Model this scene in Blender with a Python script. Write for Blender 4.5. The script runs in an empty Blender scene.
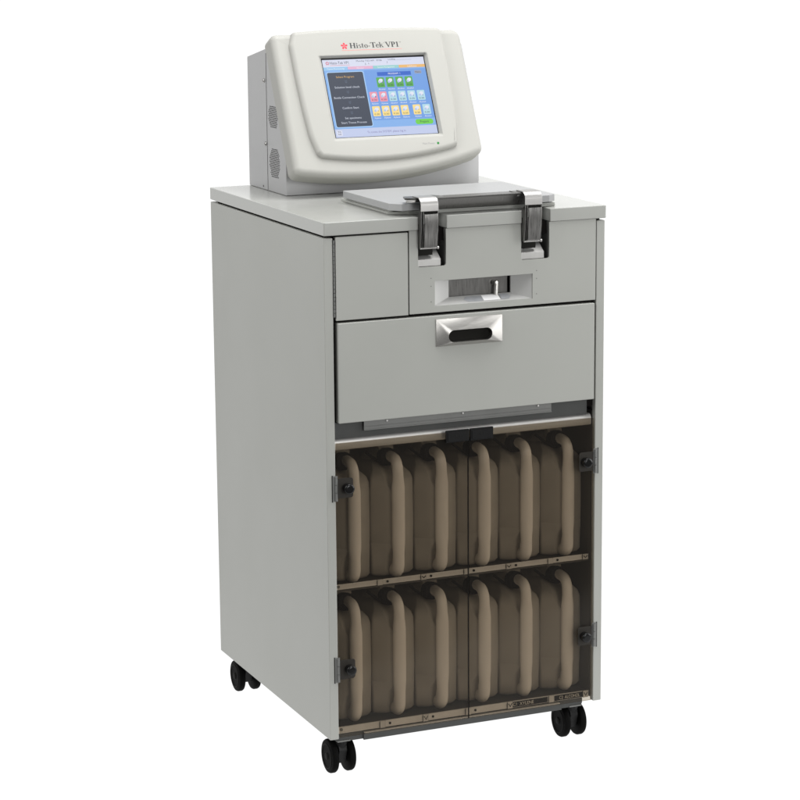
import bpy, bmesh, math, random
from mathutils import Vector, Matrix
random.seed(4)
PI = math.pi
S = bpy.context.scene
COL = S.collection
H = 1.106                                   # height of the work top

# ------------------------------------------------------------------ materials
def lin(r, g, b):
    f = lambda c: (c/255/12.92) if c/255 <= .04045 else ((c/255+.055)/1.055)**2.4
    return (f(r), f(g), f(b), 1)

def nm(name):
    m = bpy.data.materials.new(name); m.use_nodes = True
    nt = m.node_tree
    return m, nt, nt.nodes, nt.links, nt.nodes['Principled BSDF']

def mat(name, col, rough=.5, metal=0, spec=.5, bump=0, bscale=300, var=0, vscale=6,
        rvar=0, coat=0, stretch=None, sub=0):
    m, nt, N, L, b = nm(name)
    b.inputs['Base Color'].default_value = (*col[:3], 1)
    b.inputs['Roughness'].default_value = rough
    b.inputs['Metallic'].default_value = metal
    b.inputs['Specular IOR Level'].default_value = spec
    b.inputs['Coat Weight'].default_value = coat
    b.inputs['Coat Roughness'].default_value = .12
    if sub:
        b.inputs['Subsurface Weight'].default_value = sub
        b.inputs['Subsurface Radius'].default_value = (.02, .015, .01)
        b.inputs['Subsurface Scale'].default_value = 1
    tc = N.new('ShaderNodeTexCoord')
    src = tc.outputs['Object']
    if stretch:
        mp = N.new('ShaderNodeMapping'); mp.inputs['Scale'].default_value = stretch
        L.new(src, mp.inputs[0]); src = mp.outputs[0]
    if bump:
        n = N.new('ShaderNodeTexNoise'); n.inputs['Scale'].default_value = bscale
        n.inputs['Detail'].default_value = 3
        L.new(src, n.inputs['Vector'])
        bp = N.new('ShaderNodeBump'); bp.inputs['Strength'].default_value = bump
        bp.inputs['Distance'].default_value = .0006
        L.new(n.outputs['Fac'], bp.inputs['Height']); L.new(bp.outputs[0], b.inputs['Normal'])
    if var or rvar:
        n2 = N.new('ShaderNodeTexNoise'); n2.inputs['Scale'].default_value = vscale
        n2.inputs['Detail'].default_value = 6; n2.inputs['Roughness'].default_value = .6
        L.new(src, n2.inputs['Vector'])
        if var:
            mr = N.new('ShaderNodeMapRange')
            mr.inputs['From Min'].default_value = .3; mr.inputs['From Max'].default_value = .7
            mr.inputs['To Min'].default_value = 1-var; mr.inputs['To Max'].default_value = 1+var
            L.new(n2.outputs['Fac'], mr.inputs['Value'])
            vm = N.new('ShaderNodeVectorMath'); vm.operation = 'SCALE'
            vm.inputs[0].default_value = col[:3]
            L.new(mr.outputs[0], vm.inputs['Scale']); L.new(vm.outputs[0], b.inputs['Base Color'])
        if rvar:
            mr = N.new('ShaderNodeMapRange')
            mr.inputs['From Min'].default_value = .3; mr.inputs['From Max'].default_value = .7
            mr.inputs['To Min'].default_value = max(.02, rough-rvar); mr.inputs['To Max'].default_value = rough+rvar
            L.new(n2.outputs['Fac'], mr.inputs['Value']); L.new(mr.outputs[0], b.inputs['Roughness'])
    return m

def emit(name, col, s=1.0):
    m, nt, N, L, b = nm(name)
    b.inputs['Base Color'].default_value = (.01, .01, .01, 1)
    b.inputs['Roughness'].default_value = .35
    b.inputs['Specular IOR Level'].default_value = .25
    b.inputs['Emission Color'].default_value = col
    b.inputs['Emission Strength'].default_value = s
    return m

def tinted(name, tint, rough=.03, k=1.0, haze=.012):
    m, nt, N, L, b = nm(name)
    N.remove(b)
    out = N['Material Output']
    tr = N.new('ShaderNodeBsdfTransparent'); tr.inputs[0].default_value = (*tint, 1)
    gl = N.new('ShaderNodeBsdfGlossy'); gl.inputs['Roughness'].default_value = rough
    fr = N.new('ShaderNodeFresnel'); fr.inputs['IOR'].default_value = 1.45
    mul = N.new('ShaderNodeMath'); mul.operation = 'MULTIPLY'; mul.inputs[1].default_value = k
    mx = N.new('ShaderNodeMixShader')
    L.new(fr.outputs[0], mul.inputs[0]); L.new(mul.outputs[0], mx.inputs[0])
    L.new(tr.outputs[0], mx.inputs[1]); L.new(gl.outputs[0], mx.inputs[2])
    df = N.new('ShaderNodeBsdfDiffuse'); df.inputs[0].default_value = (.48, .43, .38, 1)
    mh = N.new('ShaderNodeMixShader'); mh.inputs[0].default_value = haze
    L.new(mx.outputs[0], mh.inputs[1]); L.new(df.outputs[0], mh.inputs[2])
    L.new(mh.outputs[0], out.inputs[0])
    return m

M = {}
M['paint'] = mat('grey_powder_coat', (.338, .343, .318), .42, bump=.12, bscale=900, var=.012, vscale=5, rvar=.04)
M['paint_top'] = mat('grey_top_paint', (.355, .36, .338), .2, bump=.05, bscale=600, var=.012, vscale=5, rvar=.04)
M['paint_lid'] = mat('grey_lid_paint', (.300, .303, .303), .4, spec=.35, bump=.06, bscale=700, var=.01)
M['console'] = mat('silver_console_paint', (.375, .375, .375), .4, metal=.15, bump=.1, bscale=900, var=.015)
M['ivory'] = mat('ivory_plastic', (.365, .362, .337), .55, spec=.2, bump=.1, bscale=1200, var=.01)
M['steel'] = mat('brushed_steel', (.50, .49, .47), .36, 1, bump=.05, bscale=60, var=.05, vscale=40, rvar=.06, stretch=(1, 8, 30))
M['steel_satin'] = mat('satin_brushed_steel', (.42, .41, .39), .38, 1, bump=.04, bscale=60, var=.07, vscale=60, rvar=.05, stretch=(1, 8, 20))
M['steel_dark'] = mat('dark_brushed_steel', (.17, .167, .160), .34, 1, bump=.06, bscale=60, var=.1, vscale=30, rvar=.08, stretch=(30, 3, 1))
M['steel_bright'] = mat('polished_steel', (.44, .432, .42), .42, 1, var=.04, vscale=30)
M['satin'] = mat('satin_steel', (.46, .455, .44), .5, .7, var=.05, vscale=40)
M['zinc'] = mat('zinc_plate', (.17, .172, .165), .5, .5, bump=.1, var=.08, vscale=12)
M['frame'] = mat('dark_grey_frame_paint', (.055, .057, .055), .5, spec=.3, var=.08, vscale=12)
M['recess'] = mat('light_recess_paint', (.43, .43, .418), .4, var=.01)
M['alu'] = mat('aluminium_rail', (.58, .57, .55), .40, .45, bump=.15, bscale=50, var=.08, vscale=20, stretch=(1, 12, 12))
M['dark'] = mat('dark_parts_and_shade', (.012, .0115, .01), .8, spec=.1, var=.1)  # near-black of small parts; in the handle slot it stands for shade
M['gap'] = mat('black_parts_and_shade', (.006, .005, .0045), .8, spec=.1)  # black of seals and labels; inside gaps, shade is put into it
M['liner'] = mat('inner_liner_paint', (.055, .052, .048), .55, var=.08, vscale=9)
M['black'] = mat('black_plastic', (.006, .006, .006), .4, spec=.2, bump=.1, var=.15, vscale=20)
M['rubber'] = mat('black_rubber', (.003, .003, .0028), .6, spec=.04, bump=.3, bscale=500, var=.2, vscale=30)
M['lever'] = mat('lever_steel', (.27, .265, .255), .33, 1, bump=.05, bscale=60, var=.12, vscale=30, rvar=.08, stretch=(20, 3, 1))
M['cap'] = mat('black_cap_plastic', (.002, .002, .002), .5, spec=.06)
M['hub'] = mat('caster_hub_plastic', (.007, .0068, .006), .55, spec=.05, bump=.1, var=.15, vscale=40)
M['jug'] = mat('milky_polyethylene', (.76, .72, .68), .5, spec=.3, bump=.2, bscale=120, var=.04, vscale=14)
M['jugbody'] = mat('milky_polyethylene_shaded', (.41, .388, .355), .5, spec=.3, bump=.2, bscale=120, var=.06, vscale=14)  # same plastic as the jug, darkened for the shade inside the cabinet
M['beige'] = mat('beige_holder_strip', (.70, .68, .66), .35, metal=.2, var=.06, vscale=30)
M['clip'] = mat('clip_plastic', (.62, .60, .58), .35, metal=.2, var=.05)
M['red'] = mat('red_print', lin(190, 40, 60), .5)
M['ink'] = mat('black_print', (.02, .02, .022), .5)
M['inkgrey'] = mat('grey_print', (.25, .25, .25), .5)
M['underline'] = mat('pale_red_print', lin(205, 110, 105), .5)
M['white_print'] = mat('white_print', (.75, .72, .66), .5)
M['sticker'] = mat('silver_sticker', (.34, .35, .365), .35, .1, var=.1, vscale=60)
M['sticker_w'] = mat('white_sticker', (.85, .85, .85), .4)
M['yellow'] = mat('amber_print', lin(200, 165, 90), .5)
M['green_led'] = emit('green_indicator', lin(40, 170, 70), .8)
M['glass'] = tinted('smoked_acrylic', (.750, .716, .663), .13, .30)
M['screenblack'] = mat('screen_border', (.01, .01, .012), .25)

# ------------------------------------------------------------------ object helpers
def tag(o, label=None, cat=None, group=None, kind=None):
    if label: o['label'] = label
    if cat: o['category'] = cat
    if group: o['group'] = group
    if kind: o['kind'] = kind
    return o

def empty(name, loc):
    o = bpy.data.objects.new(name, None); COL.objects.link(o)
    o.location = loc; o.empty_display_size = .05
    return o

def link(name, bm, m, parent=None, bevel=0, seg=2, smooth=True, ang=30, label=None):
    if bevel:
        bmesh.ops.remove_doubles(bm, verts=bm.verts, dist=1e-7)
        bm.normal_update()
        es = [e for e in bm.edges if len(e.link_faces) == 2 and e.calc_face_angle(0) > math.radians(35)]
        bmesh.ops.bevel(bm, geom=es, offset=bevel, segments=seg, profile=.5, affect='EDGES', clamp_overlap=True)
    bm.normal_update()
    if smooth:
        for f in bm.faces: f.smooth = True
        for e in bm.edges:
            if len(e.link_faces) != 2 or e.calc_face_angle(0) > math.radians(ang): e.smooth = False
    me = bpy.data.meshes.new(name); bm.to_mesh(me); bm.free()
    ms = m if isinstance(m, (list, tuple)) else [m]
    for k in ms: me.materials.append(k)
    o = bpy.data.objects.new(name, me); COL.objects.link(o)
    if parent:
        o.parent = parent
        if parent.type == 'EMPTY': o.location = -Vector(parent.location)
    if label: o['label'] = label
    if bevel:
        wn = o.modifiers.new('weighted_normals', 'WEIGHTED_NORMAL'); wn.keep_sharp = True; wn.weight = 100
    return o

def pieces(name, makers, m, parent, **k):
    out = []
    for fn in makers:
        bm = bmesh.new(); fn(bm); out.append(link(name, bm, m, parent, **k))
    return out

def box(bm, x0, x1, y0, y1, z0, z1, mi=0):
    v = [bm.verts.new(p) for p in ((x0,y0,z0),(x1,y0,z0),(x1,y1,z0),(x0,y1,z0),(x0,y0,z1),(x1,y0,z1),(x1,y1,z1),(x0,y1,z1))]
    for q in ((0,3,2,1),(4,5,6,7),(0,1,5,4),(1,2,6,5),(2,3,7,6),(3,0,4,7)):
        f = bm.faces.new([v[i] for i in q]); f.material_index = mi
    return v

def boxes(*bs):
    bm = bmesh.new()
    for b in bs: box(bm, *b)
    return bm

def rpoly(pts, r, n=5):
    """polygon with rounded corners; r a number or list"""
    out = []
    k = len(pts)
    for i in range(k):
        p0, p, p1 = Vector(pts[i-1]), Vector(pts[i]), Vector(pts[(i+1) % k])
        ri = r[i] if isinstance(r, (list, tuple)) else r
        if ri <= 0: out.append(tuple(p)); continue
        a, b = (p0-p).normalized(), (p1-p).normalized()
        th = a.angle(b)
        if th > PI-.02: out.append(tuple(p)); continue
        d = min(ri/math.tan(th/2), (p0-p).length*.49, (p1-p).length*.49); rr = d*math.tan(th/2)
        c = p + (a+b).normalized()*(rr/math.sin(th/2))
        s, e = p+a*d-c, p+b*d-c
        t = s.angle(e)
        sg = 1 if s.x*e.y-s.y*e.x > 0 else -1
        for j in range(n+1):
            an = sg*t*j/n
            out.append((c.x+s.x*math.cos(an)-s.y*math.sin(an), c.y+s.x*math.sin(an)+s.y*math.cos(an)))
    return out

XZ = lambda a, b, d: (a, d, b)          # outline in x,z ; depth is y
XY = lambda a, b, d: (a, b, d)
YZ = lambda a, b, d: (d, a, b)

def fill(bm, loops, mi=0):
    es = []
    for lp in loops:
        for i in range(len(lp)):
            e = bm.edges.get((lp[i-1], lp[i])) or bm.edges.new((lp[i-1], lp[i])); es.append(e)
    r = bmesh.ops.triangle_fill(bm, edges=es, use_beauty=True)
    fs = [g for g in r['geom'] if isinstance(g, bmesh.types.BMFace)]
    for f in fs: f.material_index = mi
    return fs

def prism(bm, outline, d0, d1, mp=XZ, holes=(), mi=0):
    loops = [outline]+list(holes)
    A = [[bm.verts.new(mp(a, b, d0)) for a, b in l] for l in loops]
    B = [[bm.verts.new(mp(a, b, d1)) for a, b in l] for l in loops]
    nf = []
    for la, lb in zip(A, B):
        for i in range(len(la)):
            nf.append(bm.faces.new((la[i-1], la[i], lb[i], lb[i-1])))
    if holes: nf += fill(bm, A)+fill(bm, B)
    else: nf += [bm.faces.new(A[0]), bm.faces.new(B[0])]
    for f in nf: f.material_index = mi
    bmesh.ops.recalc_face_normals(bm, faces=nf)
    return nf

def tube(bm, path, rad, n=14, cap=True, mi=0, flat=None):
    """sweep; rad per point: number or (rx, rn) — rx across x axis, rn in the bending plane"""
    P = [Vector(p) for p in path]
    rings = []
    up = None
    for i, p in enumerate(P):
        t = (P[min(i+1, len(P)-1)]-P[max(i-1, 0)]).normalized()
        if up is None:
            up = Vector((1, 0, 0)) if abs(t.x) < .9 else Vector((0, 0, 1))
        a = (up - t*up.dot(t)).normalized(); b = t.cross(a); up = a
        r = rad[i] if isinstance(rad, list) else rad
        ra, rb = r if isinstance(r, tuple) else (r, r)
        rings.append([bm.verts.new(p+a*ra*math.cos(2*PI*k/n)+b*rb*math.sin(2*PI*k/n)) for k in range(n)])
    fs = []
    for r0, r1 in zip(rings, rings[1:]):
        for k in range(n): fs.append(bm.faces.new((r0[k-1], r0[k], r1[k], r1[k-1])))
    if cap: fs += [bm.faces.new(rings[0]), bm.faces.new(rings[-1])]
    for f in fs: f.material_index = mi
    bmesh.ops.recalc_face_normals(bm, faces=fs)

def lathe(bm, c, axis, prof, n=28, mi=0):
    """prof: (distance along axis, radius)"""
    ax = Vector(axis).normalized(); c = Vector(c)
    a = ax.orthogonal().normalized(); b = ax.cross(a)
    rings = []
    for d, r in prof:
        rings.append([bm.verts.new(c+ax*d+(a*math.cos(2*PI*k/n)+b*math.sin(2*PI*k/n))*max(r, 1e-5)) for k in range(n)])
    fs = []
    for r0, r1 in zip(rings, rings[1:]):
        for k in range(n): fs.append(bm.faces.new((r0[k-1], r0[k], r1[k], r1[k-1])))
    fs += [bm.faces.new(rings[0]), bm.faces.new(rings[-1])]
    for f in fs: f.material_index = mi
    bmesh.ops.recalc_face_normals(bm, faces=fs)

def smooth_path(pts, n=6):
    out = []
    k = len(pts)
    for i in range(k-1):
        p0, p1, p2, p3 = [Vector(pts[min(max(j, 0), k-1)]) for j in (i-1, i, i+1, i+2)]
        for s in range(n):
            t = s/n
            out.append(.5*((2*p1)+(p2-p0)*t+(2*p0-5*p1+4*p2-p3)*t*t+(3*p1-p0-3*p2+p3)*t**3))
    out.append(Vector(pts[-1]))
    return out

def text_polys(s, size, spacing=1.0):
    c = bpy.data.curves.new('t', 'FONT'); c.body = s; c.size = size; c.space_character = spacing
    c.resolution_u = 3
    o = bpy.data.objects.new('t', c); COL.objects.link(o)
    bpy.context.view_layer.update()
    me = o.to_mesh()
    vs = [v.co.copy() for v in me.vertices]; fs = [list(p.vertices) for p in me.polygons]
    o.to_mesh_clear(); bpy.data.objects.remove(o); bpy.data.curves.remove(c)
    return vs, fs

def put_text(bm, s, size, fn, mi=0, align='c', width=None):
    """fn maps (a,b) of the writing plane to 3D"""
    vs, fs = text_polys(s, size)
    if not vs: return
    x0 = min(v.x for v in vs); x1 = max(v.x for v in vs)
    k = 1 if width is None else width/(x1-x0)
    off = {'c': -(x0+x1)/2, 'l': -x0, 'r': -x1}[align]
    nv = [bm.verts.new(fn((v.x+off)*k, v.y)) for v in vs]
    for f in fs:
        try:
            g = bm.faces.new([nv[i] for i in f]); g.material_index = mi
        except ValueError: pass

# ------------------------------------------------------------------ setting: white sweep, given an added glow so no shadows show on it
def make_backdrop():
    m, nt, N, L, b = nm('glowing_white_sweep')
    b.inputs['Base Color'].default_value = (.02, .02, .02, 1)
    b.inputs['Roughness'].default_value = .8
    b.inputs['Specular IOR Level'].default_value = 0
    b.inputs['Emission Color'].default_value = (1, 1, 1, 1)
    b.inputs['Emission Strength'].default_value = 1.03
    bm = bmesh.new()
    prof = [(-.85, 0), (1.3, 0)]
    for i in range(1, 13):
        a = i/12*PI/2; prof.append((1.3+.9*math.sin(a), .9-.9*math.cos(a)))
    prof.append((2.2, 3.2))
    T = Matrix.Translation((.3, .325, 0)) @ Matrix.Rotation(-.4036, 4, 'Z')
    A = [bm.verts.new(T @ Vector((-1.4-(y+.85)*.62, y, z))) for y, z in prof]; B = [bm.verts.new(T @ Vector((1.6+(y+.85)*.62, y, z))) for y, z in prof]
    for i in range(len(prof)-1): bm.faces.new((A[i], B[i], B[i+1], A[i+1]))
    o = link('backdrop', bm, m); tag(o, 'seamless pure white self-glowing backdrop and floor under the cabinet', kind='structure')
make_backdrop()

# ------------------------------------------------------------------ the machine
ROOT = empty('tissue_processor', (.3, .325, 0))
tag(ROOT, 'tall grey laboratory tissue processor cabinet on black casters with touch screen console and smoked doors', 'laboratory machine')
R_ = ROOT
ZB = .0816; ZP = 1.0758; D = .65; W = .6

# side panels: sheet with folded front flange
for side in (0, 1):
    s = (lambda x: x) if side == 0 else (lambda x: W-x)
    ol = [(0, 0), (.0182, 0), (.0182, .014), (.012, .014), (.012, D-.014), (.016, D-.014), (.016, D), (0, D)]
    bm = bmesh.new(); prism(bm, [(s(a), b) for a, b in ol], ZB, ZP, XY)
    link('side_panel', bm, M['paint'], R_, .0014, 3)
link('back_panel', boxes((.0165, W-.0165, D-.012, D-.002, ZB+.004, ZP)), M['paint'], R_, .001)

# work top with two notches at the front edge
n1, n2 = (.1948, .2540), (.4155, .4768)
ol = rpoly([(-.0005, -.0035), (n1[0], -.0035), (n1[0], .040), (n1[1], .040), (n1[1], -.0035), (n2[0], -.0035), (n2[0], .040),
            (n2[1], .040), (n2[1], -.0035), (W+.0015, -.0035), (W+.0015, D+.002), (-.0005, D+.002)],
           [.003, .002, 0, 0, .002, .002, 0, 0, .002, .003, .003, .003], 3)
bm = bmesh.new(); prism(bm, ol, H-.0255, H, XY)
link('worktop', bm, M['paint_top'], R_, .0016, 3)
# near-black block under the worktop edge, stands in for shade in the gap
link('gap_shade', boxes((.006, .594, .012, D-.03, ZP-.02, H-.0252)), M['gap'], R_)

# upper front panel: two latch notches and a bevelled window
hole = [(.2300, .9302), (.4406, .9302), (.4406, .9795), (.2300, .9795)]
ol = rpoly([(.1762, .9178), (.5800, .9178), (.5800, 1.0798), (n2[1], 1.0798), (n2[1], 1.0080), (n2[0], 1.0080), (n2[0], 1.0798),
            (n1[1], 1.0798), (n1[1], 1.0080), (n1[0], 1.0080), (n1[0], 1.0798), (.1762, 1.0798)],
           [.001, .001, .001, 0, .004, .004, 0, 0, .004, .004, 0, .001], 4)
bm = bmesh.new(); prism(bm, ol, 0, .004, XZ, [hole])
fp = link('front_panel', bm, M['paint'], R_, .0008, 2)
pieces('screw_hole', [lambda bm, x=x, z=z: lathe(bm, (x, -.0003, z), (0, 1, 0), [(0, .0011), (.001, .0011)], 8)
       for x in (.2219, .4491) for z in (.985, .9695, .939)], M['zinc'], fp)
# bevelled recess
bm = bmesh.new()
dpt = .024
o_ = [(x, .0035, z) for x, z in hole]
i_ = [(.2700, dpt, .9415), (.4040, dpt, .9415), (.4040, dpt, .9750), (.2700, dpt, .9750)]
vo = [bm.verts.new(p) for p in o_]; vi = [bm.verts.new(p) for p in i_]; vb = [bm.verts.new((x, y+.004, z)) for x, y, z in i_]
for i in range(4):
    bm.faces.new((vo[i-1], vo[i], vi[i], vi[i-1])); bm.faces.new((vi[i-1], vi[i], vb[i], vb[i-1]))
rec = link('window_recess', bm, M['recess'], R_, smooth=False)
bm = boxes((.2600, .4000, .031, .033, .930, .985))
link('back_plate', bm, M['steel_dark'], rec)
bm = boxes((.2500, .4200, .050, .052, .930, .985)); link('dark_cavity', bm, M['gap'], rec)
bm = bmesh.new()
lathe(bm, (.3700, .022, .9350), (.06, 0, 1), [(0, .0045), (.024, .0045), (.0285, .0040), (.031, .002), (.0315, 0)], 16)
lathe(bm, (.3700, .0215, .9640), (0.25, -1, .15), [(-.008, .0045), (.002, .0045), (.004, .003)], 16)
link('lever', bm, M['steel'], rec)
def on_ledge(a, t):                       # point on sloping lower face of recess (t 0 outer..1 inner)
    y = .0035+(dpt-.0035)*t; z = .9302+(.9415-.9302)*t
    return Vector((a, y-.0001, z+.0005))
for k, (pts, mm) in enumerate([([(.297, .5), (.304, .15), (.336, .15), (.343, .5), (.336, .85), (.304, .85)], 'sticker'),
                      ([(.338, .15), (.374, .15), (.374, .85), (.338, .85)], 'sticker_w'),
                      ([(.376, .15), (.392, .15), (.399, .5), (.392, .85), (.376, .85)], 'sticker')]):
    bm = bmesh.new(); bm.faces.new([bm.verts.new(on_ledge(a, t)+Vector((0, 0, .0003*k))) for a, t in pts]); link('sticker', bm, M[mm], rec, smooth=False)

# dark carcass behind the gaps of the fronts
bm = boxes((.0184, .1940, .012, .05, .700, ZP+.002), (.2550, .4140, .060, .09, .99, ZP+.002), (.4780, .5815, .012, .05, .700, ZP+.002), (.1945, .4775, .056, .09, .700, .929),
           (.1945, .4775, .012, .016, .700, .929), (.1945, .4775, .012, .016, .981, 1.004))
link('carcass', bm, M['gap'], R_)
# small compartment door with a piano hinge
cd = link('compartment_door', boxes((.0236, .1735, -.0012, .010, .9165, 1.0772)), M['paint'], R_, .0012, 3)
bm = bmesh.new()
z = .9240
while z < 1.070:
    lathe(bm, (.0206, .0002, z), (0, 0, 1), [(0, .0019), (.0070, .0019)], 10); z += .0078
link('hinge', bm, M['zinc'], cd)
bm = boxes((.0188, .0228, .004, .012, .918, 1.075)); link('hinge_leaf', bm, M['gap'], cd)

# drawer
dr = link('drawer', boxes((.0256, .5765, -.0045, .016, .7168, .9118)), M['paint'], R_, .0016, 3)
# pressed steel handle: raised pyramid frame with a long slot
hx0, hx1, hz0, hz1 = .2290, .3722, .8508, .9052
slot = rpoly([(.2515, .8592), (.3450, .8592), (.3450, .8830), (.2515, .8830)], .0118, 8)
bm = bmesh.new()
yb, ym, yt = -.0046, -.0062, -.0168
outer = [(hx0, hz0), (hx1, hz0), (hx1, hz1), (hx0, hz1)]
VO = [bm.verts.new((x, yb, z)) for x, z in outer]
VM = [bm.verts.new((x+(.0008 if x < .3 else -.0008), ym, z+(.0008 if z < .88 else -.0008))) for x, z in outer]
for i in range(4): bm.faces.new((VO[i-1], VO[i], VM[i], VM[i-1]))
VS = [bm.verts.new((x, yt, z)) for x, z in slot]
VD = [bm.verts.new((x, -.002, z)) for x, z in slot]
n = len(slot)
# which slot corner group belongs to which outer corner : 4 arcs of 9 points
for c in range(4):
    a = list(range(c*9, c*9+9))
    for j in a[:-1]: bm.faces.new((VM[c], VS[j], VS[j+1]))
    nx = (c+1) % 4
    bm.faces.new((VM[c], VS[c*9+8], VS[(nx*9) % n], VM[nx]))
for i in range(n): bm.faces.new((VS[i-1], VS[i], VD[i], VD[i-1]))
bmesh.ops.recalc_face_normals(bm, faces=bm.faces)
hd = link('handle', bm, M['steel_satin'], dr, smooth=True, ang=9)
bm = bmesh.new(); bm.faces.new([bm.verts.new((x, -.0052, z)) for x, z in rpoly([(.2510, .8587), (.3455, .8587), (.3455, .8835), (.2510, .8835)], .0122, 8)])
link('slot_shadow_plate', bm, M['dark'], hd, smooth=False).name = 'slot_shade'  # near-black sheet that paints the shade inside the slot

# cavity below the drawer with bracket and rail
bm = boxes((.0205, .5680, .0105, .0120, .6840, .7160)); link('cross_panel', bm, M['frame'], R_, .0005)
bm = bmesh.new()
box(bm, .0800, .4850, .004, .006, .6975, .7155); box(bm, .0800, .4850, .0020, .0040, .6975, .6990); box(bm, .0815, .4835, .0028, .0040, .7040, .7050)
br = link('drawer_bracket', bm, M['zinc'], R_, .0006)
pieces('screw', [lambda bm, x=x: lathe(bm, (x, .0038, .7125), (0, -1, 0), [(0, .0022), (.0012, .0020), (.0018, .0008)], 12)
       for x in (.128, .290, .455)], M['steel_bright'], br)
# round aluminium rail
bm = bmesh.new()
prof = rpoly([(.0125, .6605), (.034, .6605), (.034, .6835), (.0125, .6835)], [.004, .002, .004, .009], 6)
prism(bm, prof, .0205, .5790, YZ)
link('top_rail', bm, M['alu'], R_, smooth=True, ang=40)

# inner liner: back, sides, floor, shelf, ceiling
bm = boxes((.0125, .0185, .016, .600, .088, .690), (.5815, .5875, .016, .600, .088, .690), (.0190, .5810, .560, .566, .088, .690),
           (.0190, .5810, .037, .560, .684, .690))
link('liner', bm, M['liner'], R_, .0005)
for z in (.0880, .3770):
    sh = link('shelf', boxes((.0188, .5812, .022, .555, z-.002, z+.006)), M['liner'], R_, .001)
    if z < .2: zz0, zz1, yy = .0895, .1015, .012
    else: zz0, zz1, yy = .3815, .3905, .018
    # label rail in front of the shelf
    bm = boxes((.0215, .5775, yy, yy+.004, zz0, zz1), (.0215, .5775, yy-.0012, yy, zz0-.0006, zz0+.0012), (.0215, .5775, yy-.0012, yy, zz1-.0010, zz1+.0006))
    lr = link('label_rail', bm, M['beige'], sh, .0003)
    for i in range(6):
        x = min(.1160+.0937*i, .5695)
        bm = boxes((x-.0055, x+.0055, yy-.0030, yy+.001, zz0-.0008, zz1+.0008))
        if i % 2:
            tube(bm, [(x-.004, yy-.0032, zz1-.002), (x, yy-.0034, zz0+.003), (x+.004, yy-.0032, zz1-.002)], .0009, 6, mi=1)
        link('clip', bm, [M['clip'], M['dark']], sh)
        bm = boxes((x-.0062, x-.0055, yy-.0018, yy+.001, zz0-.0008, zz1+.0008), (x+.0055, x+.0062, yy-.0018, yy+.001, zz0-.0008, zz1+.0008)); link('clip_gap', bm, M['dark'], sh)
        if i < 5: pieces('screw', [lambda bm: lathe(bm, (x+.0165, yy-.0002, (zz0+zz1)/2), (0, -1, 0), [(0, .0024), (.0014, .0024)], 12)], M['dark'], sh)
    pieces('screw', [lambda bm: lathe(bm, (.0280, yy-.0002, (zz0+zz1)/2+.001), (0, -1, 0), [(0, .0030), (.0014, .0030)], 12)], M['zinc'], sh)
    if z < .2:
        for (x0, x1, s) in ((.3935, .4820, 'C1  XYLENE'), (.4990, .5740, 'C2  ALCOHOL')):
            bm = boxes((x0, x1, yy-.0022, yy-.0008, zz0+.0006, zz1-.0004))
            put_text(bm, s, .0098, lambda a, b, x0=x0: Vector((x0+.010+a, yy-.0025, zz0+.0030+b)), 1, 'l', .047)
            link('shelf_label', bm, [M['gap'], M['white_print']], sh, smooth=False)

# base frame
bm = bmesh.new()
prism(bm, rpoly([(.0205, .0705), (.5640, .0705), (.5640, .0875), (.0205, .0875)], [0, .009, .001, 0], 5), .0135, .020, XZ)
bf = link('base_frame', bm, M['frame'], R_, .0006)
bm = bmesh.new()
prism(bm, [(.0750, .0690), (.5150, .0690), (.5100, .0838), (.0750, .0838)], .0095, .0132, XZ)
link('front_bracket', bm, M['frame'], bf, .0006)
bm = boxes((.0760, .5090, .0060, .0160, .0843, .0855)); link('bright_lip', bm, M['beige'], bf, .0003)
bm = boxes((.020, .562, .022, .630, .0715, .0820)); link('base_plate', bm, M['frame'], bf, .001)

# smoked doors
def glass_door(x0, x1, left):
    bm = boxes((x0, x1, .0005, .0050, .0840, .6768))
    d = link('smoked_door', bm, M['glass'], R_, .0006, 2)
    sgn = 1 if left else -1
    xe = x0 if left else x1
    for z in (.5890, .2240):
        hx = sorted((xe-sgn*.0095, xe+sgn*.001))
        bm = boxes((hx[0], hx[1], -.0012, -.0002, z-.0255, z+.0250))
        k = xe-sgn*.0045 if left else xe-sgn*-.0045
        for j in range(3):
            lathe(bm, (xe-sgn*.0030, -.0024, z-.0240+j*.0162), (0, 0, 1), [(0, .0028), (.0152, .0028)], 12)
        hg = link('hinge', bm, M['zinc'], d, 0, ang=40)
        bm = bmesh.new(); box(bm, *sorted((xe-sgn*.0108, xe-sgn*.0088)), -.0010, -.0001, z-.0265, z+.0262)
        link('hinge_edge', bm, M['dark'], d)
        bm = bmesh.new()
        px = sorted((xe+sgn*.0012, xe+sgn*.0330))
        rr = [0, .005, .005, 0] if left else [.005, 0, 0, .005]
        prism(bm, rpoly([(px[0], z-.0200), (px[1], z-.0200), (px[1], z+.0195), (px[0], z+.0195)], rr, 5), -.0015, .0000, XZ)
        link('hinge_plate', bm, M['plate'], d, .0003)
        bm = bmesh.new()
        lathe(bm, (xe+sgn*.0200, -.0016, z), (0, -1, 0), [(0, .0092), (.0035, .0094), (.0105, .0104), (.0140, .0104), (.0158, .0092), (.0162, .006), (.0160, 0)], 28)
        link('knob', bm, M['knob'], d, 0, ang=50)
    if left: link('edge_strip', boxes((x1-.0002, x1+.0009, .0008, .0047, .0845, .6570)), M['gap'], d)
    lx = (x1-.0500, x1-.0005) if left else (x0+.0005, x0+.0500)
    bm = boxes((lx[0], lx[1], -.0055, -.0002, .6580, .6815), (lx[0]+.003, lx[1]-.003, -.0068, -.0055, .6610, .6780))
    for q in (-.004, .004): lathe(bm, ((lx[0]+lx[1])/2+q, -.0068, .6700), (0, -1, 0), [(0, .0012), (.0008, .0012)], 8)
    link('catch', bm, M['black'], d, .0008)
    return d
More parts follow.
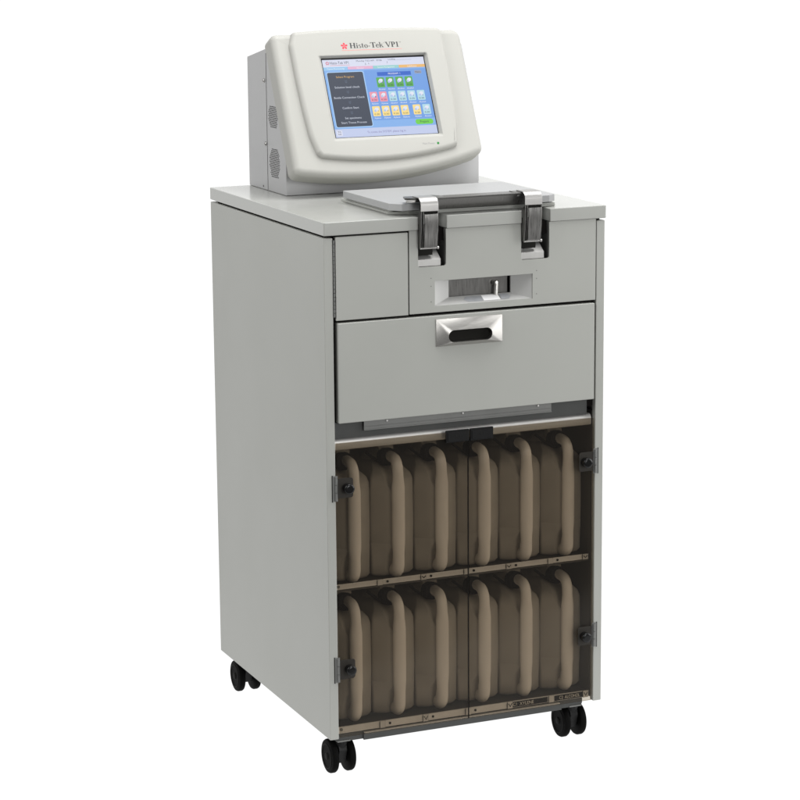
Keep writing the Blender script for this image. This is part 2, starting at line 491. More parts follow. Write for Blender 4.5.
M['plate'] = mat('bronze_plate', (.030, .027, .023), .45, .2, spec=.2, var=.1, vscale=30)
M['knob'] = mat('glossy_black_knob', (.004, .004, .004), .22, spec=.3)
glass_door(.0210, .3005, True)
glass_door(.3022, .5785, False)

# casters
def caster(cx, cy, ang):
    T = Matrix.Translation((cx, cy, 0)) @ Matrix.Rotation(ang, 4, 'Z')
    r = .0345
    bm = bmesh.new()
    # hood and stem
    lathe(bm, (0, 0, .052), (0, 0, 1), [(0, .013), (.012, .014), (.018, .0115), (.0190, .0115)], 20)
    hood = [( -.021, .050), (-.016, .0625), (-.004, .0670), (.012, .0650), (.026, .052), (.030, .036), (.022, .022), (-.012, .022)]
    prism(bm, [(a+.006, b) for a, b in hood], -.0085, .0085, lambda a, b, d: (d, a, b))
    lathe(bm, (-.022, .010, r), (1, 0, 0), [(0, .005), (.044, .005)], 12)
    bmesh.ops.transform(bm, matrix=T, verts=bm.verts)
    c = link('caster', bm, M['black'], R_, .0015)
    bm = boxes((cx-.014, cx+.014, cy-.020, cy+.020, .0702, .0735)); link('mount_plate', bm, M['zinc'], c, .0008)
    for s in (-1, 1):
        bm = bmesh.new()
        x0 = s*.0105
        lathe(bm, (x0, .010, r), (s, 0, 0), [(0, .028), (.0015, .033), (.004, r), (.011, r), (.0138, .0330), (.0150, .0300), (.0148, .0270)], 40)
        bmesh.ops.transform(bm, matrix=T, verts=bm.verts)
        w = link('wheel', bm, M['rubber'], c, ang=40)
        bm = bmesh.new()
        lathe(bm, (x0, .010, r), (s, 0, 0), [(.0144, .0262), (.0158, .0256), (.0160, .0240), (.0146, .0225), (.0140, .0120), (.0150, .0080), (.0165, .0070), (.0170, .004), (.0171, 0)], 32)
        bmesh.ops.transform(bm, matrix=T, verts=bm.verts)
        # hub is a third level piece: keep it beside its wheel under the caster
        link('hub_cap', bm, M['hub'], c, ang=35)
    return c
caster(.034, .032, 0); caster(.5480, .032, 0); caster(.040, .592, .0); caster(.5480, .592, .3)

# ---------------- lid, clamp bar and latches
LZ = H+.0105
bm = bmesh.new()
ol = [(.150, .034), (.169, .0165), (.485, .0165), (.503, .030), (.503, .272), (.150, .272)]
prism(bm, rpoly(ol, [.001, .001, .001, .001, .004, .004], 3), LZ, H+.0243, XY)
lid = link('lid', bm, M['paint_lid'], R_, .0011, 3)
bm = bmesh.new()
prism(bm, rpoly([(.1575, .064), (.1900, .036), (.480, .030), (.5050, .030), (.5050, .300), (.1575, .300)], .002, 3), H+.0003, H+.0052, XY)
prism(bm, rpoly([(.1590, .058), (.1860, .032), (.480, .027), (.5030, .027), (.5030, .290), (.1590, .290)], .002, 3), H+.0052, H+.0078, XY)
link('lid_rim', bm, M['paint'], lid, .0006)
bm = boxes((.160, .495, .035, .262, H+.0078, LZ)); link('lid_seal', bm, M['gap'], lid)
bm = bmesh.new()
for k in range(3):
    x = .2010+k*.0075; bm.faces.new([bm.verts.new((x+a, .0480+b, H+.0245)) for a, b in ((0, 0), (.0045, .001), (.0055, .007), (.002, .010), (-.001, .005))])
link('warning_mark', bm, M['yellow'], lid, smooth=False)

bm = bmesh.new()
ca = bmesh.new(); bm = ca
# channel: top plate and inward sloping face
pr = [(-.0050, 1.1408), (.0300, 1.1408), (.0300, 1.1383), (.0045, 1.1380), (.0140, 1.1175), (.0115, 1.1168), (.0012, 1.1376), (-.0050, 1.1390)]
prism(bm, pr, .2040, .4520, YZ)
cb = link('clamp_bar', bm, M['steel_dark'], lid, .0004)

def latch(dx):
    x0, x1 = .1925+dx, .2295+dx
    # saddle over the bar
    bm = bmesh.new()
    if dx == 0: ol = [(.1720, .010), (.1800, .036), (.2420, .036), (.2560, .014), (.2330, .004), (.1900, .000)]
    else: ol = [(x0-.012, .012), (x0-.012, .028), (x1+.000, .030), (x1+.004, .022), (x1, .000), (x0, .000)]
    prism(bm, ol, 1.1385, 1.1420, XY)
    prism(bm, [(a, b*.4) for a, b in ol], 1.1330, 1.1385, XY)
    sd = link('latch', bm, M['steel_dark'], lid, .0008, 2)
    # strap: rounded over the front edge
    pth = []
    for t in range(0, 10):
        a = PI/2*t/9; pth.append((-.005-.0150*math.sin(a), 1.1290+.0150*math.cos(a)))
    pth = [(.020, 1.1440)] + pth + [(-.0200, 1.1180)]
    inn = [(y+.0000, z) for y, z in pth]
    def off(p, d):
        out = []
        for i, (y, z) in enumerate(p):
            a, b = p[max(i-1, 0)], p[min(i+1, len(p)-1)]
            ty, tz = b[0]-a[0], b[1]-a[1]; l = math.hypot(ty, tz); out.append((y-tz/l*d, z+ty/l*d))
        return out
    i2 = off(pth, .0022)
    bm = bmesh.new(); prism(bm, pth+i2[::-1], x0, x1, YZ)
    link('strap', bm, M['steel_bright'], sd, .0006, 2, ang=35)
    # lever: curved plate with side cheeks
    bm = bmesh.new()
    lev = [(-.0170, 1.1130), (-.0195, 1.1120), (-.0200, 1.0980), (-.0175, 1.0900), (-.0165, 1.0700), (-.0150, 1.0520), (-.0135, 1.0480)]
    prism(bm, lev+[(y+.0018, z) for y, z in lev[::-1]], x0+.0085, x1-.001, YZ)
    lv = link('latch_lever', bm, M['lever'], sd, .0005, 2, ang=25)
    ch = [(-.0175, 1.1170), (-.0060, 1.1120), (-.0030, 1.0700), (-.0060, 1.0450), (-.0120, 1.0480), (-.0160, 1.0800)]
    pieces('cheek', [lambda bm, xa=xa, xb=xb: prism(bm, ch, xa, xb, YZ) for xa, xb in ((x0+.0015, x0+.0032), (x0+.0058, x0+.0072), (x1-.0008, x1+.0010))], M['steel_dark'], sd, bevel=.0004)
    pieces('pin', [lambda bm: lathe(bm, (x0+.002, -.0150, 1.1150), (1, 0, 0), [(0, .0020), (.036, .0020)], 12)], M['dark'], sd)
    bm = bmesh.new()
    lathe(bm, (x0+.003, -.0085, 1.0455), (1, 0, 0), [(0, .0018), (.035, .0018), (.0355, .0030), (.0385, .0030), (.0392, .002), (.0394, 0)], 14)
    link('pin', bm, M['steel_bright'], sd, ang=40)
    # base leaf fixed to the pocket wall
    bm = boxes((x0+.004, x1-.002, .004, .010, 1.0300, 1.0900)); link('base_leaf', bm, M['dark'], sd, .0008)
latch(0); latch(.2215)
# latch pockets let into the front
for a, b in (n1, n2):
    bm = bmesh.new()
    box(bm, a-.0015, a, .0045, .058, 1.0065, ZP+.004); box(bm, b, b+.0015, .0045, .058, 1.0065, ZP+.004); box(bm, a, b, .058, .0595, 1.0065, H-.03)
    pk = link('latch_pocket', bm, M['zinc'], R_)
    bm = bmesh.new(); prism(bm, [(.0042, 1.0085), (.0042, 1.0215), (.0300, 1.0400), (.057, 1.0400), (.057, 1.0085)], a+.0002, b-.0095, YZ)
    link('catch_block', bm, M['satin'], pk, .0006)
    bm = boxes((a, b, .005, .058, 1.0060, 1.0078)); link('pocket_floor', bm, M['gap'], pk)
    bm = boxes((a+.0002, a+.0250, .026, .056, 1.0405, 1.0460)); link('catch_hook', bm, M['zinc'], pk, .001)

# ---------------- console
bx0, bx1 = .0890, .5262
prof = [(.428, H+.0006), (.428, 1.215), (.514, 1.398), (.524, 1.404), (.650, 1.379), (.650, H+.0006)]
bm = bmesh.new(); prism(bm, prof, bx0, bx1, YZ)
con = link('console', bm, M['console'], R_, .0012, 2)
bm = boxes((bx0-.0004, bx0+.002, .5352, .5364, H+.002, 1.392)); link('seam', bm, M['dark'], con)
for (y, z) in ((.5480, 1.3350), (.5430, 1.2040)):
    bm = bmesh.new(); lathe(bm, (bx0, y, z), (-1, 0, 0), [(0, .0042), (.0016, .0042), (.0034, .0030), (.0040, .001)], 14)
    link('screw', bm, M['steel_bright'], con)
bm = bmesh.new(); lathe(bm, (bx0+.0005, .5640, 1.1130), (-1, 0, 0), [(0, .0022), (.0007, .0022)], 10); link('screw_hole', bm, M['dark'], con)
for (cy, cz, hy, hz) in ((.4930, 1.1680, .031, .0290), (.4980, 1.2640, .028, .0220)):
    bm = bmesh.new()
    zz = cz-hz; row = 0
    while zz <= cz+hz:
        yy = cy-hy+(row % 2)*.0030
        while yy <= cy+hy:
            e = abs(yy-cy)/hy+abs(zz-cz)/hz*.5
            if e < 1.12 and abs(yy-cy)/hy < .98:
                bm.faces.new([bm.verts.new((bx0-.0003, yy+.0021*math.cos(q*PI/3), zz+.00135*math.sin(q*PI/3))) for q in range(6)][::-1])
            yy += .0060
        zz += .0038; row += 1
    link('vent', bm, M['ventdark'] if 'ventdark' in M else M['dark'], con, smooth=False)

# tilted face frame: u along x, v down the slope, w out of the face
tl = .453
O = Vector((.181, .4574, 1.3813)); DN = Vector((0, -math.sin(tl), -math.cos(tl))); NF = Vector((0, -math.cos(tl), math.sin(tl)))
def F(u, v, w): return O+Vector((u, 0, 0))+DN*v+NF*w

def offset_loop(l, d):
    out = []
    n = len(l)
    for i in range(n):
        a, b, c = Vector(l[i-1]), Vector(l[i]), Vector(l[(i+1) % n])
        t1 = (b-a).normalized(); t2 = (c-b).normalized()
        n1_ = Vector((-t1.y, t1.x)); n2_ = Vector((-t2.y, t2.x))
        m_ = (n1_+n2_); m_.normalize(); k = max(.5, m_.dot(n1_))
        out.append(tuple(b+m_*(d/k)))
    return out

def area(l): return sum(l[i-1][0]*l[i][1]-l[i][0]*l[i-1][1] for i in range(len(l)))/2

def pillow(outline, w0, w1, r, seg=6, hole=None, flare=0, rz=None):
    if area(outline) < 0: outline = outline[::-1]
    rz = rz or r
    bm = bmesh.new(); rings = []
    base = offset_loop(outline, -flare) if flare else outline
    rings.append([bm.verts.new(F(u, v, w0)) for u, v in base])
    for k in range(seg+1):
        a = PI/2*k/seg
        l = offset_loop(outline, r*(1-math.cos(a)))
        rings.append([bm.verts.new(F(u, v, w1-rz+rz*math.sin(a))) for u, v in l])
    for r0, r1 in zip(rings, rings[1:]):
        for i in range(len(r0)): bm.faces.new((r0[i-1], r0[i], r1[i], r1[i-1]))
    bm.faces.new(rings[0])
    if hole:
        hv = [bm.verts.new(F(u, v, w1)) for u, v in hole[0]]
        fill(bm, [rings[-1], hv])
        for (hl, w) in hole[1:]:
            h2 = [bm.verts.new(F(u, v, w)) for u, v in hl]
            for i in range(len(hv)): bm.faces.new((hv[i-1], hv[i], h2[i], h2[i-1]))
            hv = h2
    else: bm.faces.new(rings[-1])
    bmesh.ops.recalc_face_normals(bm, faces=bm.faces)
    return bm

def curve_pts(f, u0, u1, n): return [(u0+(u1-u0)*i/n, f(u0+(u1-u0)*i/n)) for i in range(n+1)]

UL, UR, VT = -.1010, .3270, -.0600
fb = lambda u: .2590-.0255*((u-.100)/.21)**2-.010*(u-.10)/.21
bot = curve_pts(fb, UR, UL, 16)
ol = [(UL, VT), (UR, VT)] + bot
ol = rpoly(ol, [.014, .020]+[.020]+[0]*15+[.018], 6)
bm = pillow(ol, -.042, .000, .014, 7)
bez = link('bezel', bm, M['ivory'], R_, ang=50)
wn = bez.modifiers.new('weighted_normals', 'WEIGHTED_NORMAL'); wn.keep_sharp = True; wn.weight = 100

PL0, PR0 = -.0680, .2795
gb = lambda u: .2270-.0185*((u-.100)/.165)**2-.003*(u-.1)/.165
lc = [(-.0660, -.030), (-.0650, .05), (-.0620, .12), (-.0580, .170), (-.0490, .2060)]
rc = [(.2660, .2020), (.2740, .160), (.2785, .10), (.2800, .04), (.2800, -.02)]
bt = curve_pts(gb, -.040, .2560, 14)
ol = [(.2810, -.0590), (.24, -.0612), (.19, -.0625), (.10, -.0635), (.01, -.0620), (-.0550, -.0590)] + lc + bt + rc
ol = rpoly(ol, [.014, 0, 0, 0, 0, .010, .02, .1, .1, .1, .006] + [0]*15 + [.004, .1, .1, .1, .01], 4)
ho = rpoly([(-.0105, -.0045), (.2360, -.0045), (.2360, .1850), (-.0105, .1850)], .004, 4)
hm = rpoly([(-.0080, -.0025), (.2345, -.0025), (.2345, .1820), (-.0080, .1820)], .0035, 4)
hi = rpoly([(-.0005, -.0005), (.2312, -.0005), (.2312, .1747), (-.0005, .1747)], .001, 4)
bm = pillow(ol, -.030, .0108, .0095, 7, hole=[ho, (hm, .0098), (hi, .0004)], flare=.004)
fr = link('display_frame', bm, M['ivory'], R_, ang=45)
wn = fr.modifiers.new('weighted_normals', 'WEIGHTED_NORMAL'); wn.keep_sharp = True; wn.weight = 100

# the screen: black border, lit picture built of flat coloured shapes
bm = bmesh.new(); bm.faces.new([bm.verts.new(F(u, v, .0006)) for u, v in ((-.001, -.001), (.232, -.001), (.232, .1755), (-.001, .1755))][::-1])
scr = link('screen', bm, M['screenblack'], R_, smooth=False)
SW, SH = .2307, .1743
X0, Y0, X1, Y1 = .0008, .0030, .2290, .1740
scol = {
 'bg': (132, 176, 232), 'bg2': (112, 158, 224), 'head': (214, 218, 236), 'foot': (192, 202, 232), 'tab1': (150, 196, 232), 'tab2': (226, 176, 204),
 'tab3': (150, 206, 204), 'tab4': (232, 182, 112), 'panel': (58, 66, 82), 'rim': (172, 208, 244), 'title': (44, 98, 196), 'green': (84, 170, 72), 'pink': (232, 150, 170),
 'cyan': (176, 216, 228), 'yellow': (246, 220, 140), 'white': (238, 240, 248), 'prep': (112, 206, 74), 'ink': (40, 44, 70), 'red': (206, 50, 80),
 'orange': (216, 172, 96), 'dim': (96, 108, 130), 'violet': (128, 120, 170), 'grey': (150, 158, 180), 'pale': (206, 212, 226), 'icon': (222, 226, 240), 'icon2': (176, 196, 230)}
names = list(scol); SM = [emit('lit_'+k, lin(*scol[k]), 1.0) for k in names]
sb = bmesh.new()
lay = [0]
def sp(x, y, w=0): return F(X0+(X1-X0)*x/640, Y0+(Y1-Y0)*y/480, .0009+w)
def poly(pts, c, w):
    f = sb.faces.new([sb.verts.new(sp(x, y, w)) for x, y in pts][::-1]); f.material_index = names.index(c)
def rect(x, y, w, h, c, lv, r=0):
    p = [(x, y), (x+w, y), (x+w, y+h), (x, y+h)]
    if r: p = rpoly(p, r, 4)
    poly(p, c, lv*.00006)
def txt(s, x, y, size, c, lv=5, width=None, align='c'):
    put_text(sb, s, size, lambda a, b: sp(x+a, y-b, lv*.00006), names.index(c), align, width)
rect(0, 0, 640, 480, 'bg', 0)
rect(0, 0, 640, 46, 'head', 1)
rect(0, 46, 150, 20, 'tab1', 1); rect(152, 46, 158, 18, 'tab2', 1); rect(312, 46, 160, 18, 'tab3', 1); rect(474, 46, 166, 18, 'tab4', 1)
rect(248, 72, 392, 312, 'bg2', 1, 8)
rect(0, 428, 640, 52, 'foot', 1)
rect(12, 76, 232, 344, 'rim', 1, 12); rect(16, 80, 224, 336, 'panel', 2, 10)
txt('Select Program', 124, 114, 18, 'orange', 3, 112)
txt('Solution level check', 126, 178, 18, 'pale', 3, 156)
txt('Bottle Connection Check', 128, 242, 18, 'pale', 3, 190)
txt('Confirm Start', 124, 306, 18, 'pale', 3, 102)
txt('Set specimens', 128, 368, 17, 'pale', 3, 102); txt('Start Tissue Process', 128, 396, 17, 'pale', 3, 158)
for y in (130, 194, 258, 322):
    for k in (0, 9): poly([(118, y+k), (125, y+k+5), (132, y+k), (132, y+k+3), (125, y+k+8), (118, y+k+3)], 'dim', .00018)
# header writing
for k in range(5):
    a = k*2*PI/5-PI/2; c_, s_ = math.cos(a), math.sin(a)
    poly([(30+3*c_, 22+3*s_), (30+8*c_-4*s_, 22+8*s_+4*c_), (30+12*c_, 22+12*s_), (30+8*c_+4*s_, 22+8*s_-4*c_)], 'red', .00012+k*.00002)
txt('Histo-Tek VP1', 104, 29, 24, 'ink', 3, 118)
rect(44, 35, 124, 1.5, 'red', 3)
txt('Monday 7:52 AM', 268, 18, 14, 'ink', 3, 112); txt('J. 1', 276, 36, 13, 'ink', 3, 26); txt('07/06', 356, 18, 14, 'ink', 3, 34)
txt('J', 404, 30, 15, 'ink', 3); rect(412, 14, 150, 1.3, 'grey', 3); txt('Loading', 436, 12, 11, 'ink', 3, 44)
for x, s in ((75, 'Tissue Processing'), (231, 'Monitor'), (392, 'System Management'), (557, 'Utilities')): txt(s, x, 61, 13, 'white', 3, len(s)*6.4)
rect(328, 87, 214, 24, 'title', 2); txt('PROGRAM  1', 435, 104, 16, 'white', 3, 76)
rect(566, 84, 44, 20, 'grey', 2, 4); txt('Menu', 588, 99, 14, 'ink', 3, 34)
def icon(x, y, c, s, lab):
    rect(x, y, 48, 62, c, 3, 5)
    poly(rpoly([(x+8, y+24), (x+22, y+8), (x+40, y+10), (x+38, y+26), (x+24, y+34)], 5, 3), 'icon', .00024)
    poly(rpoly([(x+8, y+26), (x+20, y+20), (x+26, y+32), (x+14, y+38)], 3, 2), 'icon2', .00027)
    txt(s, x+35, y+36, 14, 'violet', 6, 8)
    txt('0:30', x+24, y+55, 15, 'ink', 5, 32)
    rect(x+2, y+66, 44, 1, 'bg', 3)
    txt(lab, x+24, y+78, 13, 'white', 5, 42)
for i in range(4): icon(316+i*60, 120, 'green', str(i+1), 'Alcohol')
for i in range(6): icon(256+i*60, 208, 'pink' if i < 2 else 'cyan', str(i+1), 'Xylene' if i < 2 else 'Alcohol')
for i in range(4): icon(256+i*60, 297, 'yellow', str(i+7), 'Xylene')
icon(512, 297, 'yellow', '11', 'Xylene'); icon(574, 297, 'cyan', '12', 'Alcohol')
rect(512, 388, 112, 32, 'prep', 3, 14); txt('Prepare', 568, 410, 19, 'ink', 5, 54)
rect(8, 436, 36, 34, 'head', 2, 3); txt('TIS', 26, 450, 13, 'ink', 3, 20); txt('SUE', 26, 464, 13, 'ink', 3, 20)
txt('To access the SYSTEM, please log in.', 320, 460, 18, 'violet', 3, 244)
link('screen_image', sb, SM, scr, smooth=False)

# indicator light and small print on the frame
bm = bmesh.new(); lathe(bm, F(.2200, .1995, .0108), NF, [(0, .0026), (.0006, .0024), (.0009, .001)], 16); link('indicator_light', bm, M['green_led'], fr)
bm = bmesh.new(); put_text(bm, 'Main Power', .0062, lambda a, b: F(.2130+a, .2012-b, .01092), 0, 'r', .028); link('small_print', bm, M['inkgrey'], fr, smooth=False)

# ---------------- brand lettering, drawn stroke by stroke with serifs
class G:
    def __init__(s): s.p = []
    def r(s, x0, y0, x1, y1): s.p.append([(x0, y0), (x1, y0), (x1, y1), (x0, y1)])
    def q(s, *pts): s.p.append(list(pts))
    def ring(s, cx, cy, rx, ry, ix, iy, a0=0, a1=360, n=18):
        for k in range(n):
            t0, t1 = math.radians(a0+(a1-a0)*k/n), math.radians(a0+(a1-a0)*(k+1)/n)
            s.p.append([(cx+rx*math.cos(t0), cy+ry*math.sin(t0)), (cx+rx*math.cos(t1), cy+ry*math.sin(t1)),
                        (cx+ix*math.cos(t1), cy+iy*math.sin(t1)), (cx+ix*math.cos(t0), cy+iy*math.sin(t0))])
def glyph(c):
    g = G()
    if c == 'H':
        g.r(.08, .05, .28, .95); g.r(.60, .05, .80, .95); g.r(.28, .46, .60, .54)
        for x in (0, .52): g.r(x, 0, x+.36, .05); g.r(x, .95, x+.36, 1)
        w = .93
    elif c == 'i':
        g.r(.07, .05, .23, .64); g.r(0, 0, .31, .05); g.q((0, .58), (.07, .58), (.07, .64), (0, .64)); g.ring(.15, .85, .095, .095, .001, .001); w = .36
    elif c == 's':
        g.ring(.20, .48, .17, .18, .06, .11, 30, 270, 12); g.ring(.20, .19, .18, .19, .06, .11, 90, -150, 12); w = .42
    elif c == 't':
        g.r(.09, .14, .24, .85); g.r(0, .58, .36, .64); g.ring(.24, .14, .15, .14, .03, .08, 180, 300, 8); w = .40
    elif c == 'o': g.ring(.27, .32, .26, .34, .11, .29); w = .57
    elif c == '-': g.r(.02, .25, .30, .36); w = .36
    elif c == 'T':
        g.r(.29, .05, .49, .93); g.r(0, .93, .78, 1); g.r(.19, 0, .59, .05); g.q((0, .72), (.04, .72), (.12, .93), (0, .93)); g.q((.74, .72), (.78, .72), (.78, .93), (.66, .93)); w = .76
    elif c == 'e': g.ring(.25, .32, .24, .34, .09, .28, 10, 325); g.r(.12, .33, .44, .39); w = .50
    elif c == 'k':
        g.r(.07, .05, .22, 1); g.r(0, 0, .30, .05); g.r(0, .95, .07, 1); g.q((.22, .26), (.45, .60), (.38, .60), (.22, .36)); g.r(.33, .60, .56, .65)
        g.q((.26, .38), (.46, .05), (.62, .05), (.36, .45)); g.r(.40, 0, .66, .05); w = .66
    elif c == 'V':
        g.q((.06, .95), (.27, .95), (.50, .22), (.42, 0)); g.q((.42, 0), (.50, 0.0), (.78, .95), (.70, .95)); g.r(0, .95, .36, 1); g.r(.60, .95, .88, 1); w = .86
    elif c == 'P':
        g.r(.08, .05, .28, .95); g.r(0, 0, .37, .05); g.r(0, .95, .35, 1); g.ring(.34, .72, .30, .28, .09, .22, -90, 90, 10); g.r(.28, .44, .35, .50); g.r(.28, .94, .35, 1); w = .70
    elif c == '1': g.r(.13, .05, .31, .97); g.r(.02, 0, .42, .05); g.q((0, .80), (.13, .84), (.13, .97)); w = .44
    else: w = .24
    return g.p, w
def FR(u, v, w=0): return F(u, v, .0108+w)
bm = bmesh.new()
word = 'Histo-Tek VP1'; capw = .0118; sx = .0118
tot = sum(glyph(c)[1] for c in word)
u0, u1 = .0640, .1745; sx = (u1-u0)/tot
base = lambda u: -.0170                      # baseline of the lettering
cur = u0; k = 0
for c in word:
    ps, w = glyph(c)
    for pl in ps:
        k += 1
        bm.faces.new([bm.verts.new(FR(cur+x*sx, base(cur)-y*capw, .00006+.0000007*(k % 40))) for x, y in pl])
    cur += w*sx
    if c == 'k':
        put_text(bm, 'R', .0030, lambda a, b, cc=cur: FR(cc+.0008+a, -.0258-b, .0001), 0, 'l')
put_text(bm, 'TM', .0034, lambda a, b: FR(u1+.0012+a, -.0262-b, .0001), 0, 'l')
bmesh.ops.recalc_face_normals(bm, faces=bm.faces)
link('lettering', bm, M['ink'], fr, smooth=False)
bm = bmesh.new()
for k in range(5):
    a = k*2*PI/5-PI/2; c_, s_ = math.cos(a), math.sin(a)
    P = [(.0006, -.0003), (.0040, -.0021), (.0066, -.0021), (.0078, 0), (.0066, .0021), (.0040, .0021), (.0006, .0003)]
    bm.faces.new([bm.verts.new(FR(.0520+r*c_-t*s_, -.0222+r*s_+t*c_, .0001)) for r, t in P])
link('emblem', bm, M['red'], fr, smooth=False)
bm = bmesh.new(); bm.faces.new([bm.verts.new(FR(u, v, .0001)) for u, v in ((.045, -.0131), (.1800, -.0131), (.1800, -.0123), (.045, -.0123))])
link('underline', bm, M['underline'], fr, smooth=False)

# ------------------------------------------------------------------ jugs
def make_jug(x, z0, label):
    r = empty('reagent_jug', (x, .20, z0))
    tag(r, label, 'jug', 'milky plastic jugs behind the smoked doors')
    Z = z0
    top = z0+.2515
    # body: rounded box lofted in z
    bm = bmesh.new()
    hw = .0452
    def ring(z, ins, yf, yb, rad):
        # the front narrows to a nose that meets the grip at mid height
        h = z-Z
        t = max(0, min(1, (h-.035)/.040, (.200-h)/.030)); t = t*t*(3-2*t)
        yn = (yf-.005)*(1-t)+.0365*t
        return [(a, b, z) for a, b in rpoly([(x-hw-.003+ins, yf+.004+.006*t), (x-.0115-.012*(1-t), yn), (x+.0065+.012*(1-t), yn), (x+hw-.0035-ins, yf+.001), (x+hw-.0035-ins, yb), (x-hw-.003+ins, yb)], [rad, .004, .004, rad, rad, rad], 4)]
    secs = [(Z, .010, .071, .430, .010), (Z+.003, .004, .063, .437, .0075), (Z+.010, 0, .058, .440, .0075), (Z+.030, 0, .058, .440, .0075), (Z+.043, 0, .058, .440, .0075), (Z+.050, 0, .058, .440, .0075), (Z+.058, 0, .058, .440, .0075), (Z+.0700, 0, .058, .440, .0075), (Z+.0712, .0006, .0586, .4387, .0075), (Z+.0724, 0, .058, .440, .0075), (Z+.1000, -.0003, .0575, .440, .0075), (Z+.1680, 0, .058, .440, .0075), (Z+.1760, 0, .058, .440, .0075), (Z+.1840, 0, .058, .440, .0075), (Z+.1950, 0, .058, .440, .0075),
            (Z+.2060, .003, .063, .438, .0075), (Z+.2150, .011, .075, .430, .0075), (Z+.2220, .020, .100, .400, .010), (Z+.2260, .026, .112, .37, .008)]
    rs = []
    for z, ins, yf, yb, rad in secs: rs.append([bm.verts.new(p) for p in ring(z, ins, yf, yb, rad)])
    for a, b in zip(rs, rs[1:]):
        for i in range(len(a)): bm.faces.new((a[i-1], a[i], b[i], b[i-1]))
    bm.faces.new(rs[0]); bm.faces.new(rs[-1])
    # neck leaning to the front
    bmesh.ops.recalc_face_normals(bm, faces=bm.faces)
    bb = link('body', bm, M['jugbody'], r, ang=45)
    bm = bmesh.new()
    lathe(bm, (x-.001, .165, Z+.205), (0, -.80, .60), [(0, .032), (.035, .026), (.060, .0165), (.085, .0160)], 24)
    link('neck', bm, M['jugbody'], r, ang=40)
    # handle: a bent hollow grip from neck over to the front and down to the foot
    bm = bmesh.new()
    xh = x-.0025
    pts = [(xh-.001, .100, top-.0100), (xh, .080, top-.0100), (xh, .060, top-.0100), (xh, .0445, top-.0130), (xh, .0350, top-.0250), (xh, .0325, top-.045), (xh, .0320, top-.080), (xh, .0320, top-.120), (xh, .0320, Z+.090),
           (xh, .0325, Z+.060), (xh, .0330, Z+.035), (xh, .0380, Z+.0190), (xh, .050, Z+.0140), (xh, .070, Z+.0180), (xh, .090, Z+.022)]
    pp = smooth_path(pts, 5)
    rad = []
    for p in pp:
        f = (p.z-Z)/.259
        rx = .0108 if f > .80 else (.0108+(.0132-.0108)*min(1, (.80-f)/.08))
        if f < .28: rx = .0132-.0018*min(1, (.28-f)/.08)
        if f < .12: rx = .0118
        ry = .0105 if f > .3 else .0105+.0035*min(1, (.3-f)/.2)
        rad.append((rx, ry))
    tube(bm, pp, rad, 18)
    link('handle', bm, M['jug'], r, ang=60)
    # web joining handle and body near foot and shoulder
    bm = bmesh.new()
    prism(bm, [(.040, Z+.012), (.070, Z+.012), (.070, Z+.075), (.055, Z+.050), (.048, Z+.030)], x-.0075, x+.0075, YZ)
    link('handle_web', bm, M['jug'], r, .003, 3, ang=60)
    # screw cap
    bm = bmesh.new()
    cpos = Vector((x-.0055, .0780, top-.0125))
    prof = [(-.014, .0165), (-.013, .0180), (.006, .0180), (.0085, .0168), (.0092, .0145), (.0094, 0)]
    lathe(bm, cpos, (0, -.93, .22), prof, 30)
    link('cap', bm, M['cap'], r, ang=35)
    bm = bmesh.new()
    tube(bm, [(x-.014, .088, top-.026), (x-.026, .092, top-.019), (x-.043, .100, top-.004)], (.0030, .0030), 8)
    link('cap_strap', bm, M['rubber'], r, ang=50)
    return r
names_u = ['leftmost, behind the upper left knob', 'second from the left', 'third from left, beside the door gap', 'first one right of the door gap', 'second from the right', 'rightmost, beside the upper right hinge']
names_l = ['leftmost, behind the lower left knob', 'second from the left', 'third from left, beside the door gap', 'first one right of the door gap', 'above the C1 shelf label', 'rightmost, above the C2 shelf label']
proto = make_jug(.0720, .3835, 'milky plastic jug on the upper shelf, '+names_u[0])
def copy_tree(o, parent=None):
    c = o.copy(); COL.objects.link(c)
    if parent: c.parent = parent
    for ch in list(o.children): copy_tree(ch, c)
    return c
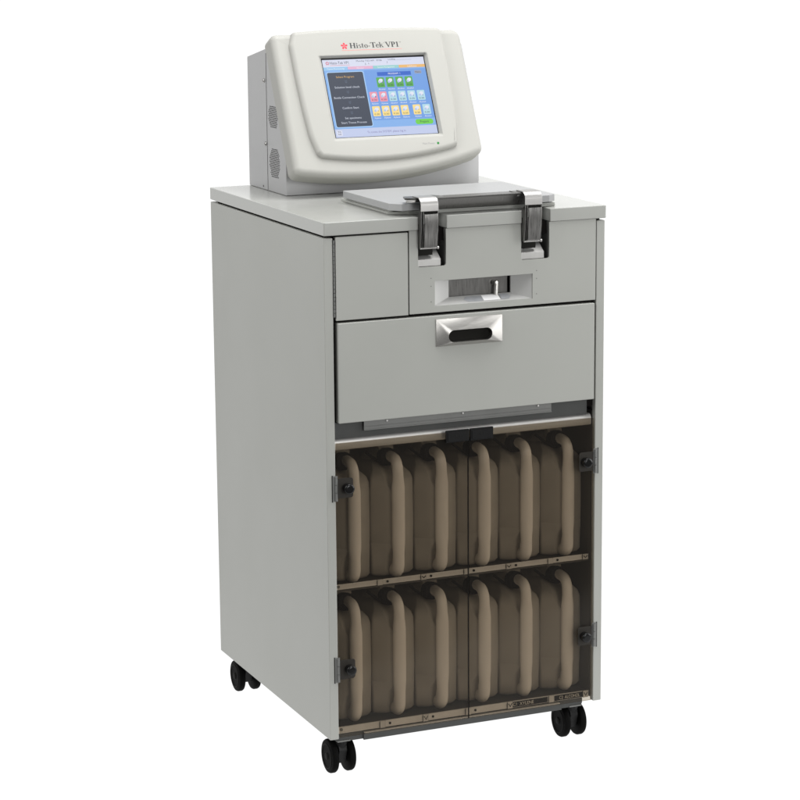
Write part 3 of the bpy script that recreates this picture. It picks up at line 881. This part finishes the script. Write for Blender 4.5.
for row, (z0, nms, nm_) in enumerate(((.3835, names_u, 'upper shelf'), (.0975, names_l, 'bottom shelf'))):
    for i in range(6):
        if row == 0 and i == 0: continue
        c = copy_tree(proto)
        c.location = (.0720+.0937*i, .20, z0)
        c['label'] = 'milky plastic jug on the %s, %s' % (nm_, nms[i])

# ------------------------------------------------------------------ light
def area_light(name, loc, target, sx, sy, power, col=(1, 1, 1)):
    l = bpy.data.lights.new(name, 'AREA'); l.shape = 'RECTANGLE'; l.size = sx; l.size_y = sy; l.energy = power; l.color = col
    o = bpy.data.objects.new(name, l); COL.objects.link(o); o.location = loc
    o.rotation_euler = (Vector(target)-Vector(loc)).to_track_quat('-Z', 'Y').to_euler()
    o.visible_camera = True
    return o
area_light('softbox_top', (.7, -.1, 3.6), (.3, .3, 1.0), 2.0, 2.0, 112)
area_light('softbox_right', (2.8, -1.0, 1.5), (.4, .2, .9), 1.9, 2.6, 60)
area_light('softbox_left', (-2.0, -.3, 2.3), (.1, .3, 1.0), 1.1, 1.6, 46)
area_light('softbox_front', (.75, -4.3, 1.5), (.3, .0, .8), 1.3, 1.6, 64)

w = bpy.data.worlds.new('World'); S.world = w; w.use_nodes = True
bg = w.node_tree.nodes['Background']; bg.inputs[0].default_value = (1, 1, 1, 1); bg.inputs[1].default_value = .22

# ------------------------------------------------------------------ camera
cam = bpy.data.cameras.new('camera'); co = bpy.data.objects.new('camera', cam); COL.objects.link(co)
az, el, ro = .4036, .1962, -.0087
f = Vector((math.sin(az)*math.cos(el), math.cos(az)*math.cos(el), -math.sin(el)))
r = f.cross(Vector((0, 0, 1))).normalized(); u = r.cross(f)
c_, s_ = math.cos(ro), math.sin(ro)
r2 = r*c_+u*s_; u2 = -r*s_+u*c_
mt = Matrix((r2, u2, -f)).transposed().to_4x4(); mt.translation = (-1.6796, -4.2485, 1.7018)
co.matrix_world = mt
cam.sensor_width = 36; cam.lens = 2439.4526/800*36
cam.shift_x = 9.6442/800; cam.shift_y = -15.3576/800
cam.clip_start = .1; cam.clip_end = 100
S.camera = co
S.view_settings.view_transform = 'Standard'; S.view_settings.look = 'None'; S.view_settings.gamma = 1; S.view_settings.exposure = 0
